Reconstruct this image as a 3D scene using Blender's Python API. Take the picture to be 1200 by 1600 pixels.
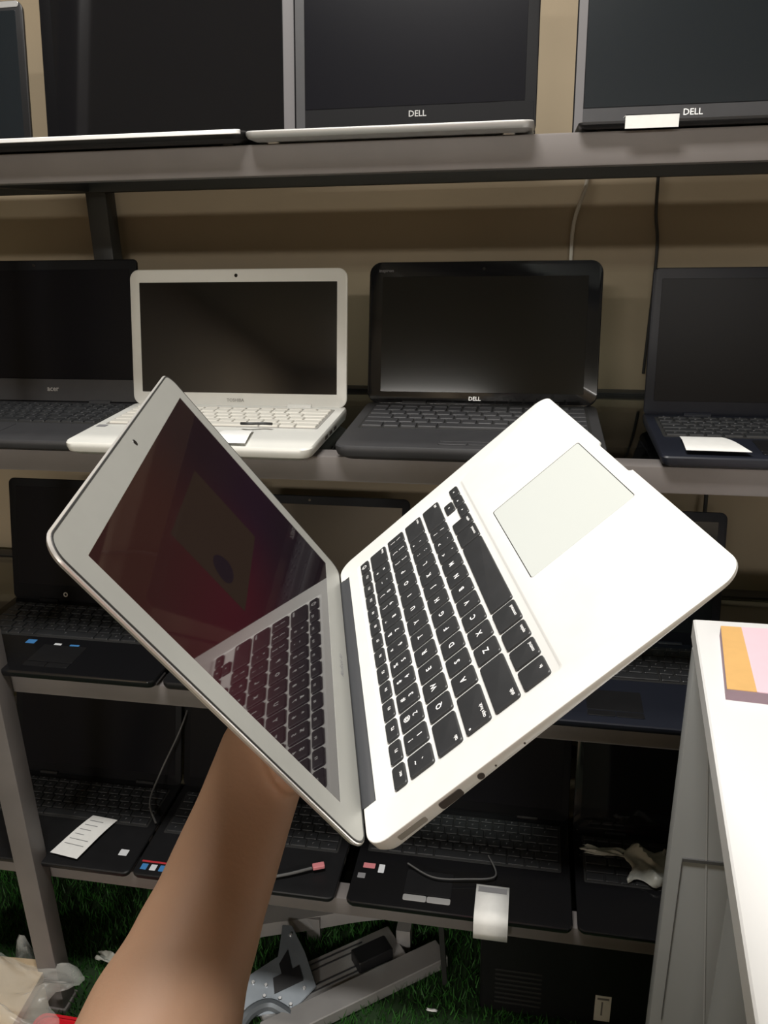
import bpy, bmesh, math, random
from mathutils import Matrix, Vector, Quaternion
random.seed(7)
SC = bpy.context.scene
for o in list(bpy.data.objects):
    bpy.data.objects.remove(o)
COL = SC.collection
PI = math.pi

# ------------------------------------------------------------ camera
CAMPOS = Vector((0, 0, 1.50))
M_R = Vector((0.9838942, 0.1775709, -0.0205127))      # image right in world
M_D = Vector((0.0418676, -0.3404905, -0.9393154))     # image down
M_F = Vector((-0.1737794, 0.9233281, -0.3424411))     # view direction
cd = bpy.data.cameras.new('camera')
cam = bpy.data.objects.new('camera', cd); COL.objects.link(cam)
up, back = -M_D, -M_F
cam.matrix_world = Matrix(((M_R.x, up.x, back.x, 0), (M_R.y, up.y, back.y, 0), (M_R.z, up.z, back.z, 1.50), (0, 0, 0, 1)))
cd.sensor_fit = 'VERTICAL'; cd.sensor_height = 36; cd.lens = 36*1272/1600
cd.clip_start = 0.01; cd.clip_end = 50
SC.camera = cam

# ------------------------------------------------------------ light and exposure
SC.view_settings.view_transform = 'Standard'
SC.view_settings.look = 'None'
SC.view_settings.gamma = 1
SC.view_settings.use_curve_mapping = False
SC.view_settings.exposure = 0.0
w = bpy.data.worlds.new('world'); SC.world = w; w.use_nodes = True
w.node_tree.nodes['Background'].inputs[0].default_value = (1, .93, .85, 1)
w.node_tree.nodes['Background'].inputs[1].default_value = 0.02
def area(name, loc, size, power, colr, rot=(0, 0, 0), sy=None):
    l = bpy.data.lights.new(name, 'AREA'); l.shape = 'RECTANGLE'; l.size = size; l.size_y = sy or size
    l.energy = power; l.color = colr
    o = bpy.data.objects.new(name, l); COL.objects.link(o); o.location = loc; o.rotation_euler = rot
    return o
area('ceiling_panel_light', (-0.30, 0.45, 2.74), 0.6, 37, (1, .975, .93), sy=.25)
area('rack_strip_light', (-0.25, 1.02, 2.74), 1.0, 10.5, (1, .95, .86), sy=.07)
area('ceiling_panel_light', (-0.95, -4.6, 2.74), 1.0, 250, (1, .96, .90), sy=.5)
area('ceiling_panel_light', (1.2, -4.4, 2.74), 1.2, 110, (1, .96, .90), sy=.4)

# ------------------------------------------------------------ materials
def mat(name, c, rough=.5, metal=0, spec=.5, noise=0, nscale=30, bump=0, bscale=200, coat=0, emit=None, es=0, sss=0):
    m = bpy.data.materials.new(name); m.use_nodes = True
    nt = m.node_tree; b = nt.nodes['Principled BSDF']
    b.inputs['Base Color'].default_value = (*c, 1); b.inputs['Roughness'].default_value = rough
    b.inputs['Metallic'].default_value = metal; b.inputs['Specular IOR Level'].default_value = spec
    b.inputs['Coat Weight'].default_value = coat
    if sss:
        b.inputs['Subsurface Weight'].default_value = sss; b.inputs['Subsurface Radius'].default_value = (.012, .005, .003)
        b.inputs['Subsurface Scale'].default_value = 1
    if emit:
        b.inputs['Emission Color'].default_value = (*emit, 1); b.inputs['Emission Strength'].default_value = es
    tc = nt.nodes.new('ShaderNodeTexCoord')
    if noise:
        n = nt.nodes.new('ShaderNodeTexNoise'); n.inputs['Scale'].default_value = nscale; n.inputs['Detail'].default_value = 4
        nt.links.new(tc.outputs['Object'], n.inputs['Vector'])
        r = nt.nodes.new('ShaderNodeValToRGB')
        r.color_ramp.elements[0].position = .3; r.color_ramp.elements[1].position = .7
        r.color_ramp.elements[0].color = (*[x*(1-noise) for x in c], 1); r.color_ramp.elements[1].color = (*[min(1, x*(1+noise)) for x in c], 1)
        nt.links.new(n.outputs['Fac'], r.inputs['Fac']); nt.links.new(r.outputs['Color'], b.inputs['Base Color'])
    if bump:
        n = nt.nodes.new('ShaderNodeTexNoise'); n.inputs['Scale'].default_value = bscale
        nt.links.new(tc.outputs['Object'], n.inputs['Vector'])
        bp = nt.nodes.new('ShaderNodeBump'); bp.inputs['Strength'].default_value = bump; bp.inputs['Distance'].default_value = .001
        nt.links.new(n.outputs['Fac'], bp.inputs['Height']); nt.links.new(bp.outputs['Normal'], b.inputs['Normal'])
    return m
def glassmat(name, tint, gl=.04):
    m = bpy.data.materials.new(name); m.use_nodes = True; nt = m.node_tree
    nt.nodes.remove(nt.nodes['Principled BSDF'])
    t = nt.nodes.new('ShaderNodeBsdfTransparent'); t.inputs[0].default_value = (*tint, 1)
    g = nt.nodes.new('ShaderNodeBsdfGlossy'); g.inputs['Roughness'].default_value = gl
    f = nt.nodes.new('ShaderNodeFresnel'); f.inputs['IOR'].default_value = 1.45
    mx = nt.nodes.new('ShaderNodeMixShader')
    nt.links.new(f.outputs[0], mx.inputs[0]); nt.links.new(t.outputs[0], mx.inputs[1]); nt.links.new(g.outputs[0], mx.inputs[2])
    nt.links.new(mx.outputs[0], nt.nodes['Material Output'].inputs['Surface'])
    return m
X = {}
X['alu'] = mat('brushed_aluminium', (.80, .80, .775), .42, .25, noise=.015, nscale=60)
X['alu_lid'] = mat('lid_aluminium_shaded', (.33, .33, .31), .42, .25, noise=.015, nscale=60)  # base aluminium darkened for the bezel, the lid's weaker light painted in
X['alu_edge'] = mat('lid_rim_aluminium', (.72, .70, .68), .3, .6)
X['well'] = mat('keyboard_well_aluminium', (.78, .78, .76), .45, .25)
X['pad'] = mat('trackpad_glass', (.56, .585, .565), .35, .1)
X['key'] = mat('black_key_plastic', (.022, .023, .025), .42, noise=.1, nscale=80)
X['legend'] = mat('key_legend_white', (.8, .8, .8), .5)
X['hinge'] = mat('dark_hinge_plastic', (.035, .037, .042), .45)
X['gasket'] = mat('black_gasket', (.02, .02, .02), .6)
X['port'] = mat('port_dark', (.05, .04, .035), .5)
X['portmetal'] = mat('port_metal', (.38, .36, .33), .4, .4)
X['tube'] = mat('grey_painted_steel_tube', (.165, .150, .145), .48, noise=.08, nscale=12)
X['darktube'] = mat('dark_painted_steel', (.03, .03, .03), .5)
X['wall'] = mat('tan_painted_wall', (.30, .24, .162), .8, noise=.10, nscale=2.2, bump=.2, bscale=60)
X['roomwall'] = mat('room_wall_paint', (.36, .29, .21), .8, noise=.05, nscale=2)
X['ceil'] = mat('ceiling_paint', (.5, .46, .40), .9, noise=.03, nscale=3)
X['floor'] = mat('turf_backing', (.012, .035, .008), .9, noise=.3, nscale=40)
X['grass'] = mat('artificial_grass_blades', (.022, .11, .012), .6, noise=.45, nscale=18)
X['glass'] = glassmat('shelf_glass', (.82, .86, .84))
X['blk'] = mat('black_plastic', (.010, .010, .011), .42, spec=.3, noise=.1, nscale=40)
X['blkgloss'] = mat('glossy_black_plastic', (.008, .008, .009), .12)
X['navy'] = mat('dark_navy_plastic', (.011, .013, .021), .45, spec=.35)
X['print'] = mat('dim_key_print', (.22, .22, .23), .5)
X['char'] = mat('charcoal_plastic', (.038, .038, .041), .48, spec=.35, noise=.06, nscale=40)
X['grybz'] = mat('grey_bezel_plastic', (.10, .095, .10), .5)
X['silver'] = mat('silver_plastic', (.45, .45, .45), .3, .4)
X['white'] = mat('white_laptop_plastic', (.70, .70, .665), .3, noise=.02, nscale=20)
X['whitekey'] = mat('white_key_plastic', (.66, .64, .58), .4)
X['whitegap'] = mat('keyboard_tray_grey', (.30, .29, .27), .6)
X['scr'] = mat('dark_glossy_screen', (.006, .006, .007), .07)
X['scrm'] = mat('dark_matte_screen', (.004, .004, .006), .3, spec=.12)
X['blkm'] = mat('matte_black_plastic', (.006, .006, .007), .55, spec=.12)
X['scrg'] = mat('blue_black_screen', (.010, .013, .016), .22)
X['paper'] = mat('white_label_paper', (.82, .82, .80), .7, noise=.03, nscale=90)
X['ink'] = mat('grey_print_ink', (.22, .22, .23), .7)
X['blue'] = mat('blue_sticker', (.06, .22, .5), .35)
X['red'] = mat('red_sticker', (.5, .04, .05), .35)
X['pinkst'] = mat('pink_sticker', (.62, .22, .24), .4)
X['rim_glint'] = mat('silver_rim_painted_highlight', (.85, .85, .85), .25, .1)  # silver front trim whitened, its bright highlight put into the colour
X['whst'] = mat('white_sticker', (.7, .72, .75), .35)
X['counter'] = mat('white_counter_laminate', (.84, .84, .84), .35, noise=.01, nscale=6)
X['panel'] = mat('light_grey_laminate', (.40, .41, .41), .22, noise=.03, nscale=4)
X['seam'] = mat('panel_seam_grey', (.10, .10, .10), .5)
X['seaml'] = mat('panel_trim_light', (.52, .53, .53), .3)
X['pink'] = mat('pink_note_paper', (.85, .60, .68), .7, noise=.02, nscale=40)
X['orange'] = mat('orange_note_paper', (.74, .44, .16), .7, noise=.04, nscale=40)
X['mauve'] = mat('note_pad_side', (.36, .26, .31), .8)
X['skin'] = mat('skin', (.36, .215, .138), .58, spec=.3, noise=.07, nscale=14, bump=.15, bscale=350, sss=.08)
X['nail'] = mat('fingernail', (.55, .35, .28), .3)
X['shirt'] = mat('red_cotton_shirt', (.38, .02, .03), .85, noise=.12, nscale=20)
X['trouser'] = mat('dark_trousers', (.02, .022, .03), .85)
X['hair'] = mat('black_hair', (.01, .009, .008), .7)
X['cablew'] = mat('white_cable', (.5, .47, .42), .5)
X['cablek'] = mat('black_cable', (.015, .015, .015), .5)
X['cableg'] = mat('grey_cable', (.08, .08, .08), .5)
X['steel'] = mat('galvanised_steel', (.22, .245, .27), .32, .6, noise=.08, nscale=25)
X['steel2'] = mat('silver_casing', (.36, .35, .345), .38, .4, noise=.05, nscale=20)
X['cream'] = mat('cream_cardboard', (.55, .42, .27), .8, noise=.05, nscale=10)
X['redpl'] = mat('red_plastic', (.55, .01, .02), .35)
def filmmat():
    m = bpy.data.materials.new('clear_plastic_film'); m.use_nodes = True; b = m.node_tree.nodes['Principled BSDF']
    b.inputs['Base Color'].default_value = (.75, .76, .72, 1); b.inputs['Roughness'].default_value = .22; b.inputs['Alpha'].default_value = .16
    return m
X['film'] = filmmat()
X['screw'] = mat('bright_screw', (.7, .7, .7), .25, .8)

# laptop screen that is switched on, showing a dim crimson and purple picture
def screen_on():
    m = bpy.data.materials.new('dim_lit_screen'); m.use_nodes = True; nt = m.node_tree; b = nt.nodes['Principled BSDF']
    b.inputs['Base Color'].default_value = (.006, .005, .006, 1); b.inputs['Roughness'].default_value = .03
    b.inputs['IOR'].default_value = 1.5
    tc = nt.nodes.new('ShaderNodeTexCoord'); sp = nt.nodes.new('ShaderNodeSeparateXYZ')
    nt.links.new(tc.outputs['Object'], sp.inputs[0])
    def rng(out, a, c):
        r = nt.nodes.new('ShaderNodeMapRange'); r.interpolation_type = 'SMOOTHSTEP'
        r.inputs[1].default_value = a; r.inputs[2].default_value = c; nt.links.new(out, r.inputs[0]); return r.outputs[0]
    def mixc(f, a, c):
        x = nt.nodes.new('ShaderNodeMix'); x.data_type = 'RGBA'; nt.links.new(f, x.inputs[0])
        for v, i in ((a, 6), (c, 7)):
            if isinstance(v, tuple): x.inputs[i].default_value = (*v, 1)
            else: nt.links.new(v, x.inputs[i])
        return x.outputs[2]
    fx = rng(sp.outputs['X'], .10, .26)       # user's left to right
    lo = mixc(fx, (.032, .0013, .0040), (.008, .0012, .0060))
    fy = rng(sp.outputs['Y'], .10, .18)       # towards the top
    hi = mixc(fx, (.020, .0040, .0022), (.008, .0026, .0034))
    c = mixc(fy, lo, hi)
    c = mixc(rng(sp.outputs['Y'], .04, .12), (.004, .0015, .003), c)
    nt.links.new(c, b.inputs['Emission Color']); b.inputs['Emission Strength'].default_value = 1.0
    return m
X['scron'] = screen_on()
X['dialog'] = mat('screen_dialog_brown', (.006, .005, .006), .03, emit=(.0165, .0090, .0045), es=1)
X['icon'] = mat('screen_dialog_icon', (.006, .005, .006), .03, emit=(.006, .0025, .0045), es=1)
for _k in ('dialog', 'icon'): X[_k].node_tree.nodes['Principled BSDF'].inputs['IOR'].default_value = 1.5

# ------------------------------------------------------------ helpers
def finish(bm, name, m, parent=None, smooth=True, ang=35):
    bmesh.ops.recalc_face_normals(bm, faces=bm.faces[:])
    me = bpy.data.meshes.new(name); bm.to_mesh(me); bm.free()
    ms = m if isinstance(m, (list, tuple)) else [m]
    for k in ms: me.materials.append(X[k] if isinstance(k, str) else k)
    if smooth:
        me.shade_smooth()
        try: me.set_sharp_from_angle(angle=math.radians(ang))
        except Exception: pass
    return link(name, me, parent)
def link(name, me, parent=None):
    o = bpy.data.objects.new(name, me); COL.objects.link(o)
    if parent is not None: o.parent = parent
    return o
def tag(o, label=None, cat=None, group=None, kind=None):
    if label: o['label'] = label
    if cat: o['category'] = cat
    if group: o['group'] = group
    if kind: o['kind'] = kind
    return o
def empty(name, loc, label, cat, group=None, rz=0):
    o = bpy.data.objects.new(name, None); COL.objects.link(o); o.location = loc; o.rotation_euler = (0, 0, rz)
    o.empty_display_size = .02
    return tag(o, label, cat, group)
def box(bm, a, b, mi=0, bev=0, mtx=None):
    a, b = Vector(a), Vector(b)
    vs = [bm.verts.new((x, y, z)) for x in (a.x, b.x) for y in (a.y, b.y) for z in (a.z, b.z)]
    F = [(0, 1, 3, 2), (4, 6, 7, 5), (0, 4, 5, 1), (2, 3, 7, 6), (0, 2, 6, 4), (1, 5, 7, 3)]
    fs = [bm.faces.new([vs[i] for i in f]) for f in F]
    for f in fs: f.material_index = mi
    if bev:
        es = list({e for f in fs for e in f.edges})
        r = bmesh.ops.bevel(bm, geom=es, offset=bev, segments=2, affect='EDGES', profile=.6)
        for f in r['faces']: f.material_index = mi
        vs = list({v for v in vs if v.is_valid} | set(r['verts']))
    if mtx: bmesh.ops.transform(bm, matrix=mtx, verts=vs)
    return vs
def rr(x0, y0, x1, y1, r, n=5):
    r = min(r, (x1-x0)/2-1e-6, (y1-y0)/2-1e-6); P = []
    for cx, cy, a in ((x1-r, y1-r, 0), (x0+r, y1-r, 90), (x0+r, y0+r, 180), (x1-r, y0+r, 270)):
        for k in range(n+1):
            t = math.radians(a+90*k/n); P.append((cx+r*math.cos(t), cy+r*math.sin(t)))
    return P
def loft(bm, loops, cap0=True, cap1=True, mi=0, closed=True):
    R = [[bm.verts.new(p) for p in L] for L in loops]; n = len(R[0])
    for a, b in zip(R, R[1:]):
        for i in range(n if closed else n-1):
            f = bm.faces.new((a[i], a[(i+1) % n], b[(i+1) % n], b[i])); f.material_index = mi
    if cap0: bm.faces.new(R[0][::-1]).material_index = mi
    if cap1: bm.faces.new(R[-1]).material_index = mi
    return R
def slab(bm, x0, y0, x1, y1, z0, z1, r=.002, e=.0006, mi=0, n=5):
    L = []
    for ins, z in ((e, z0), (0, z0+e), (0, z1-e), (e, z1)):
        L.append([(x, y, z) for x, y in rr(x0+ins, y0+ins, x1-ins, y1-ins, max(r-ins, 1e-4), n)])
    return loft(bm, L, mi=mi)
def tube(bm, pts, r, n=8, mi=0, caps=True):
    pts = [Vector(p) for p in pts]; L = []
    rs = r if isinstance(r, (list, tuple)) else [r]*len(pts)
    t0 = (pts[1]-pts[0]).normalized(); u = t0.orthogonal().normalized()
    for i, p in enumerate(pts):
        t = (pts[min(i+1, len(pts)-1)]-pts[max(i-1, 0)]).normalized()
        u = (u-t*u.dot(t)).normalized(); v = t.cross(u)
        L.append([p+(u*math.cos(2*PI*k/n)+v*math.sin(2*PI*k/n))*rs[i] for k in range(n)])
    loft(bm, L, caps, caps, mi)
def spline(P, n=8):
    P = [Vector(p) for p in P]; out = []
    for i in range(len(P)-1):
        a, b, c, d = P[max(i-1, 0)], P[i], P[i+1], P[min(i+2, len(P)-1)]
        for k in range(n):
            t = k/n
            out.append(.5*((2*b)+(c-a)*t+(2*a-5*b+4*c-d)*t*t+(3*b-a-3*c+d)*t**3))
    out.append(P[-1]); return out
_txt = {}
def text_geo(s, bold=0):
    """flat mesh data of a string, height 1, centred: (verts, faces)"""
    k = (s, bold)
    if k in _txt: return _txt[k]
    c = bpy.data.curves.new('t', 'FONT'); c.body = s; c.size = 1; c.align_x = 'CENTER'; c.align_y = 'CENTER'; c.resolution_u = 2
    c.offset = bold
    o = bpy.data.objects.new('t', c); COL.objects.link(o)
    dg = bpy.context.evaluated_depsgraph_get(); dg.update()
    me = bpy.data.meshes.new_from_object(o.evaluated_get(dg))
    g = ([v.co.copy() for v in me.vertices], [tuple(p.vertices) for p in me.polygons])
    bpy.data.objects.remove(o); bpy.data.curves.remove(c); bpy.data.meshes.remove(me)
    _txt[k] = g; return g
def add_text(bm, s, mtx, mi=0, bold=0):
    V, F = text_geo(s, bold)
    vs = [bm.verts.new(mtx @ v) for v in V]
    for f in F:
        try: bm.faces.new([vs[i] for i in f]).material_index = mi
        except ValueError: pass
def TM(x, y, z, s, rot=None):
    m = Matrix.Translation((x, y, z))
    if rot is not None: m = m @ rot
    return m @ Matrix.Diagonal((s, s, s, 1))

# ------------------------------------------------------------ room shell
def struct(name, bm, m, **k):
    o = finish(bm, name, m, **k); o['kind'] = 'structure'; return o
WY = 1.66
bm = bmesh.new(); box(bm, (-2.6, -6.1, -.05), (2.3, WY+.1, 0)); struct('floor', bm, 'floor')
bm = bmesh.new(); box(bm, (-2.6, -6.1, 2.8), (2.3, WY+.1, 2.85)); struct('ceiling', bm, 'ceil')
bm = bmesh.new(); box(bm, (-2.6, WY, 0), (2.3, WY+.1, 2.8)); struct('wall_back', bm, 'wall')
bm = bmesh.new(); box(bm, (-2.7, -6.1, 0), (-2.6, WY+.1, 2.8)); struct('wall_left', bm, 'roomwall')
bm = bmesh.new(); box(bm, (2.3, -6.1, 0), (2.4, WY+.1, 2.8)); struct('wall_right', bm, 'roomwall')
bm = bmesh.new(); box(bm, (-2.6, -6.2, 0), (2.3, -6.1, 2.8)); struct('wall_front', bm, 'roomwall')

# artificial grass (nobody could count the blades)
bm = bmesh.new()
for i in range(42000):
    x = random.uniform(-1.5, .75); y = random.uniform(.75, WY-.01)
    a = random.uniform(0, 2*PI); h = random.uniform(.012, .028); ww = .0016
    dx, dy = math.cos(a)*ww, math.sin(a)*ww; lx, ly = random.uniform(-.012, .012), random.uniform(-.012, .012)
    v = [bm.verts.new(p) for p in ((x-dx, y-dy, 0), (x+dx, y+dy, 0), (x+lx, y+ly, h))]
    bm.faces.new(v)
o = finish(bm, 'artificial_grass', 'grass', smooth=False)
tag(o, 'green artificial grass covering the floor beneath the rack', 'artificial grass', kind='stuff')

# ------------------------------------------------------------ rack
XL, XR = -1.75, 1.05
rack = empty('display_rack', (-.35, 1.12, 0), 'grey square-tube display rack with four glass shelves of laptops', 'shelf rack')
def rp(name, bm, m, **k):
    o = finish(bm, name, m, **k); o.parent = rack; o.matrix_parent_inverse = Matrix.Translation((.35, -1.12, 0)); return o
SZ = [1.589, 1.174, .763, .349]
for z in SZ:
    bm = bmesh.new(); box(bm, (XL, 1.10, z-.038), (XR, 1.138, z), bev=.0025); rp('front_rail', bm, 'tube')
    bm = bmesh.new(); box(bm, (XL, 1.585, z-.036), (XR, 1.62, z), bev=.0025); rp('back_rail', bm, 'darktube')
    bm = bmesh.new(); box(bm, (XL+.01, 1.138, z-.007), (XR-.01, 1.585, z-.001), bev=.001); rp('glass_shelf', bm, 'glass')
def post(x0, y0, y1, h, m, name='post'):
    bm = bmesh.new(); box(bm, (x0, y0, 0), (x0+.043, y1, h), bev=.003)
    box(bm, (x0-.004, y0-.004, 0), (x0+.047, y1+.004, .012), bev=.001); rp(name, bm, m)
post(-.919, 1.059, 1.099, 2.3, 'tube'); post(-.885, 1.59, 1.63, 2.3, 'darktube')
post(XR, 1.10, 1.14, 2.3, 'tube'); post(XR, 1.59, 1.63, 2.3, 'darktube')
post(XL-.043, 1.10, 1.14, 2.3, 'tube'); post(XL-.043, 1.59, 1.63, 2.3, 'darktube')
for z in SZ:
    for x in (-.90, XR+.005):
        bm = bmesh.new(); box(bm, (x, 1.14, z-.034), (x+.028, 1.585, z-.009), bev=.002); rp('side_rail', bm, 'darktube')
bm = bmesh.new(); tube(bm, [(-.130, 1.16, .31), (-.128, 1.25, .0)], .007, 4); rp('brace', bm, 'darktube')

# ------------------------------------------------------------ shelf laptops
_keymesh = {}
def keymesh(w_, d_, mk, legend):
    k = (round(w_, 4), round(d_, 4), mk, legend)
    if k not in _keymesh:
        bm = bmesh.new(); h = .0026
        L = []
        for ins, z in ((0, 0), (.0004, h*.7), (.0012, h)):
            L.append([(x, y, z) for x, y in rr(-w_/2+ins, -d_/2+ins, w_/2-ins, d_/2-ins, .0014, 2)])
        loft(bm, L, cap0=False)
        if legend:
            box(bm, (-.0022, -.0005, h), (-.0014, .0030, h+.00015), 1)
            box(bm, (-.0022, .0024, h), (.0006, .0030, h+.00015), 1)
        bmesh.ops.recalc_face_normals(bm, faces=bm.faces[:])
        me = bpy.data.meshes.new('key'); bm.to_mesh(me); bm.free()
        me.materials.append(X[mk]); me.materials.append(X['print']); _keymesh[k] = me
    return _keymesh[k]
def laptop(label, x, y, z, W, D, H, tilt, yaw=0, T=.024, body='blk', deck=None, bez='blk', scr='scr', key='key', legend=False,
           bs=.014, bb=.022, bt=.016, logo=None, logo_at=None, numpad=False, padx=.5, rim=None, keys=True, lidm=None, cam_=True, scale_corner=.012,
           key_y0=.105, group=None, stickers=(), chin=None, toptrim=None, rstrip=None, lstrip=None):
    r = empty('laptop', (x, y, z), label, 'laptop', group, yaw)
    deck = deck or body
    # base: wedge body with feet
    bm = bmesh.new(); L = []
    for ins, t in ((.010, 0), (.002, .28), (0, .6), (0, .88), (.0015, 1)):
        loop = []
        for px, py in rr(ins, ins, W-ins, D-ins*.5, scale_corner, 5):
            tt = (T*.78+(T*.22)*(py/D)); loop.append((px, py, .002+(tt-.002)*t))
        L.append(loop)
    loft(bm, L)
    for fx in (.03, W-.03):
        for fy in (.03, D-.03): slab(bm, fx-.008, fy-.004, fx+.008, fy+.004, 0, .004, .003, .0004)
    finish(bm, 'base', body, r)
    ztop = lambda py: T*.78+T*.22*py/D
    sl = math.atan2(T*.22, D)
    # keyboard tray + keys
    kx0, kx1 = W*.05, W*.95; ky1 = D-.030; ky0 = key_y0
    bm = bmesh.new(); slab(bm, kx0-.003, ky0-.003, kx1+.003, ky1+.003, 0, .0006, .003, .0002)
    bmesh.ops.transform(bm, matrix=Matrix.Translation((0, 0, ztop(0))) @ Matrix.Rotation(sl, 4, 'X'), verts=bm.verts[:])
    finish(bm, 'keyboard_tray', 'whitegap' if key == 'whitekey' else 'gasket', r)
    if keys:
        cols = 17 if numpad else 14; pw = (kx1-kx0)/cols; rows = 6; pd = (ky1-ky0)/5.6
        yy = ky0
        for row in range(rows):
            d = pd*.6 if row == 5 else pd
            wid = {0: [1.3, 1, 1, 1.2, 5, 1.2, 1, 1.3], 1: [2.2]+[1]*10+[1.8], 2: [1.7]+[1]*11+[1.3], 3: [1.4]+[1]*11+[1.6], 4: [1]*12+[2], 5: [1]*14}[row]
            s = 14/sum(wid); wid = [q*s for q in wid]
            if row == 0: pass
            if numpad: wid = wid+[1, 1, 1]
            cx = kx0
            for q in wid:
                kw = q*pw-.0022; me = keymesh(kw, d-.0022, key, legend)
                o = link('key', me, r); o.location = (cx+q*pw/2, yy+d/2, ztop(yy+d/2)+.0006); o.rotation_euler = (sl, 0, 0)
                cx += q*pw
            yy += d
    # touchpad with buttons
    pc = W*padx; pm = {'white': 'whitekey', 'silver': 'steel2', 'char': 'char'}.get(deck, 'blk')
    bm = bmesh.new(); slab(bm, pc-.042, .034, pc+.042, .088, 0, .0007, .003, .0002)
    bmesh.ops.transform(bm, matrix=Matrix.Translation((0, 0, ztop(0))) @ Matrix.Rotation(sl, 4, 'X'), verts=bm.verts[:])
    finish(bm, 'touchpad', pm, r)
    for s in (0, 1):
        bm = bmesh.new(); slab(bm, pc-.042+s*.0425, .018, pc-.0005+s*.0425, .031, 0, .0012, .003, .0003)
        bmesh.ops.transform(bm, matrix=Matrix.Translation((0, 0, ztop(0))) @ Matrix.Rotation(sl, 4, 'X'), verts=bm.verts[:])
        finish(bm, 'touchpad_button', 'silver' if rim == 'silver_btn' else pm, r)
    for sx, sy, sw, sh, sm in stickers:
        bm = bmesh.new(); slab(bm, sx, sy, sx+sw, sy+sh, 0, .0004, .001, .0001)
        bmesh.ops.transform(bm, matrix=Matrix.Translation((0, 0, ztop(0)+.0002)) @ Matrix.Rotation(sl, 4, 'X'), verts=bm.verts[:])
        finish(bm, 'sticker', sm, r)
    # side ports
    bm = bmesh.new()
    for i in range(3): box(bm, (W-.0008, D*.35+i*.028, T*.45), (W+.0003, D*.35+i*.028+.015, T*.45+.005))
    finish(bm, 'side_ports', 'port', r, smooth=False)
    if rim and rim != 'silver_btn':
        bm = bmesh.new(); slab(bm, .004, -.0015, W-.004, .010, T*.78-.0045, T*.78+.0008, .006, .0006); finish(bm, 'front_trim', rim, r)
    # lid
    lm = Matrix.Translation((0, D-.012, T-.001)) @ Matrix.Rotation(PI/2-tilt, 4, 'X')   # local: x right, y up the lid, z towards viewer
    lid = bpy.data.objects.new('lid', None)
    bm = bmesh.new(); L = []
    for ins, zz in ((.004, -.009), (.001, -.007), (0, -.003), (0, -.001), (.0012, 0)):
        L.append([(px, py, zz) for px, py in rr(ins, ins, W-ins, H-ins, scale_corner, 6)])
    loft(bm, L)
    bmesh.ops.recalc_face_normals(bm, faces=bm.faces[:])
    lid = finish(bm, 'lid', [bez], r); lid.matrix_local = lm
    bm = bmesh.new(); slab(bm, bs, bb, W-bs, H-bt, -.0015, .0004, .001, .0003); finish(bm, 'screen', scr, lid)
    for sm_, a0, a1 in ((rstrip, W-bs+.001, W-.002), (lstrip, .002, bs-.001)):
        if sm_:
            bm = bmesh.new(); slab(bm, a0, .004, a1, H-.006, -.001, .0007, .003, .0002); finish(bm, 'side_bezel', sm_, lid)
    if toptrim:
        bm = bmesh.new(); slab(bm, .006, H-.010, W-.006, H-.001, -.003, .0008, .004, .0004); finish(bm, 'top_trim', toptrim, lid)
    if chin:
        bm = bmesh.new(); slab(bm, .004, .003, W-.004, bb-.001, -.001, .0006, .003, .0002); finish(bm, 'lower_bezel', chin, lid)
    if cam_:
        bm = bmesh.new(); bmesh.ops.create_cone(bm, cap_ends=True, segments=12, radius1=.003, radius2=.0026, depth=.0006, matrix=Matrix.Translation((W/2, H-bt/2, .0003)))
        finish(bm, 'webcam', 'blkgloss', lid)
    for hx in (.06, W-.10):
        bm = bmesh.new(); tube(bm, [(hx, D-.012, T-.001), (hx+.04, D-.012, T-.001)], .0055, 10); finish(bm, 'hinge', body, r)
    if logo:
        for s, lx, ly, size, lc in logo:
            bm = bmesh.new(); add_text(bm, s, TM(lx, ly, .0010, size), 0, .012); finish(bm, 'logo', lc, lid, smooth=False)
    return r, lid

T1, T2, T3, T4 = SZ
# --- second shelf (eye level)
laptop('black laptop left of the white one, grey keyboard deck, screen dark', -1.050, 1.068, T2, .382, .245, .243, math.radians(9), T=.026, body='char', bez='blkm', chin='char',
       scr='scrm', bb=.042, legend=True, numpad=True, key_y0=.10, logo=[('acer', .212, .024, .013, 'silver')], group=None, scale_corner=.006)
laptop('white laptop open on the second shelf, white keys and bezel', -.680, 1.058, T2, .378, .245, .225, math.radians(11), T=.028, body='white', bez='white',
       scr='scr', key='whitekey', bs=.017, bb=.022, bt=.021, padx=.44, logo=[('TOSHIBA', .185, .010, .0075, 'whitegap')], key_y0=.105,
       stickers=[(.008, .085, .016, .012, 'ink')], scale_corner=.016)
laptop('glossy black laptop with rounded lid, right of the white laptop', -.274, 1.075, T2, .376, .262, .231, math.radians(14), yaw=math.radians(0), T=.030, body='char', bez='blkgloss',
       scr='scr', key='char', bs=.022, bb=.020, bt=.024, logo=[('inspiron', .028, .217, .0075, 'grybz'), ('DELL', .18, .010, .009, 'silver')], key_y0=.10, scale_corner=.02)
laptop('black laptop at right end of second shelf, label on its palm rest', .172, 1.085, T2, .345, .232, .222, math.radians(8), T=.024, body='navy', bez='navy',
       scr='scrm', legend=True, key_y0=.098, scale_corner=.008, stickers=[(.20, .19, .010, .008, 'red')])
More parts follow.
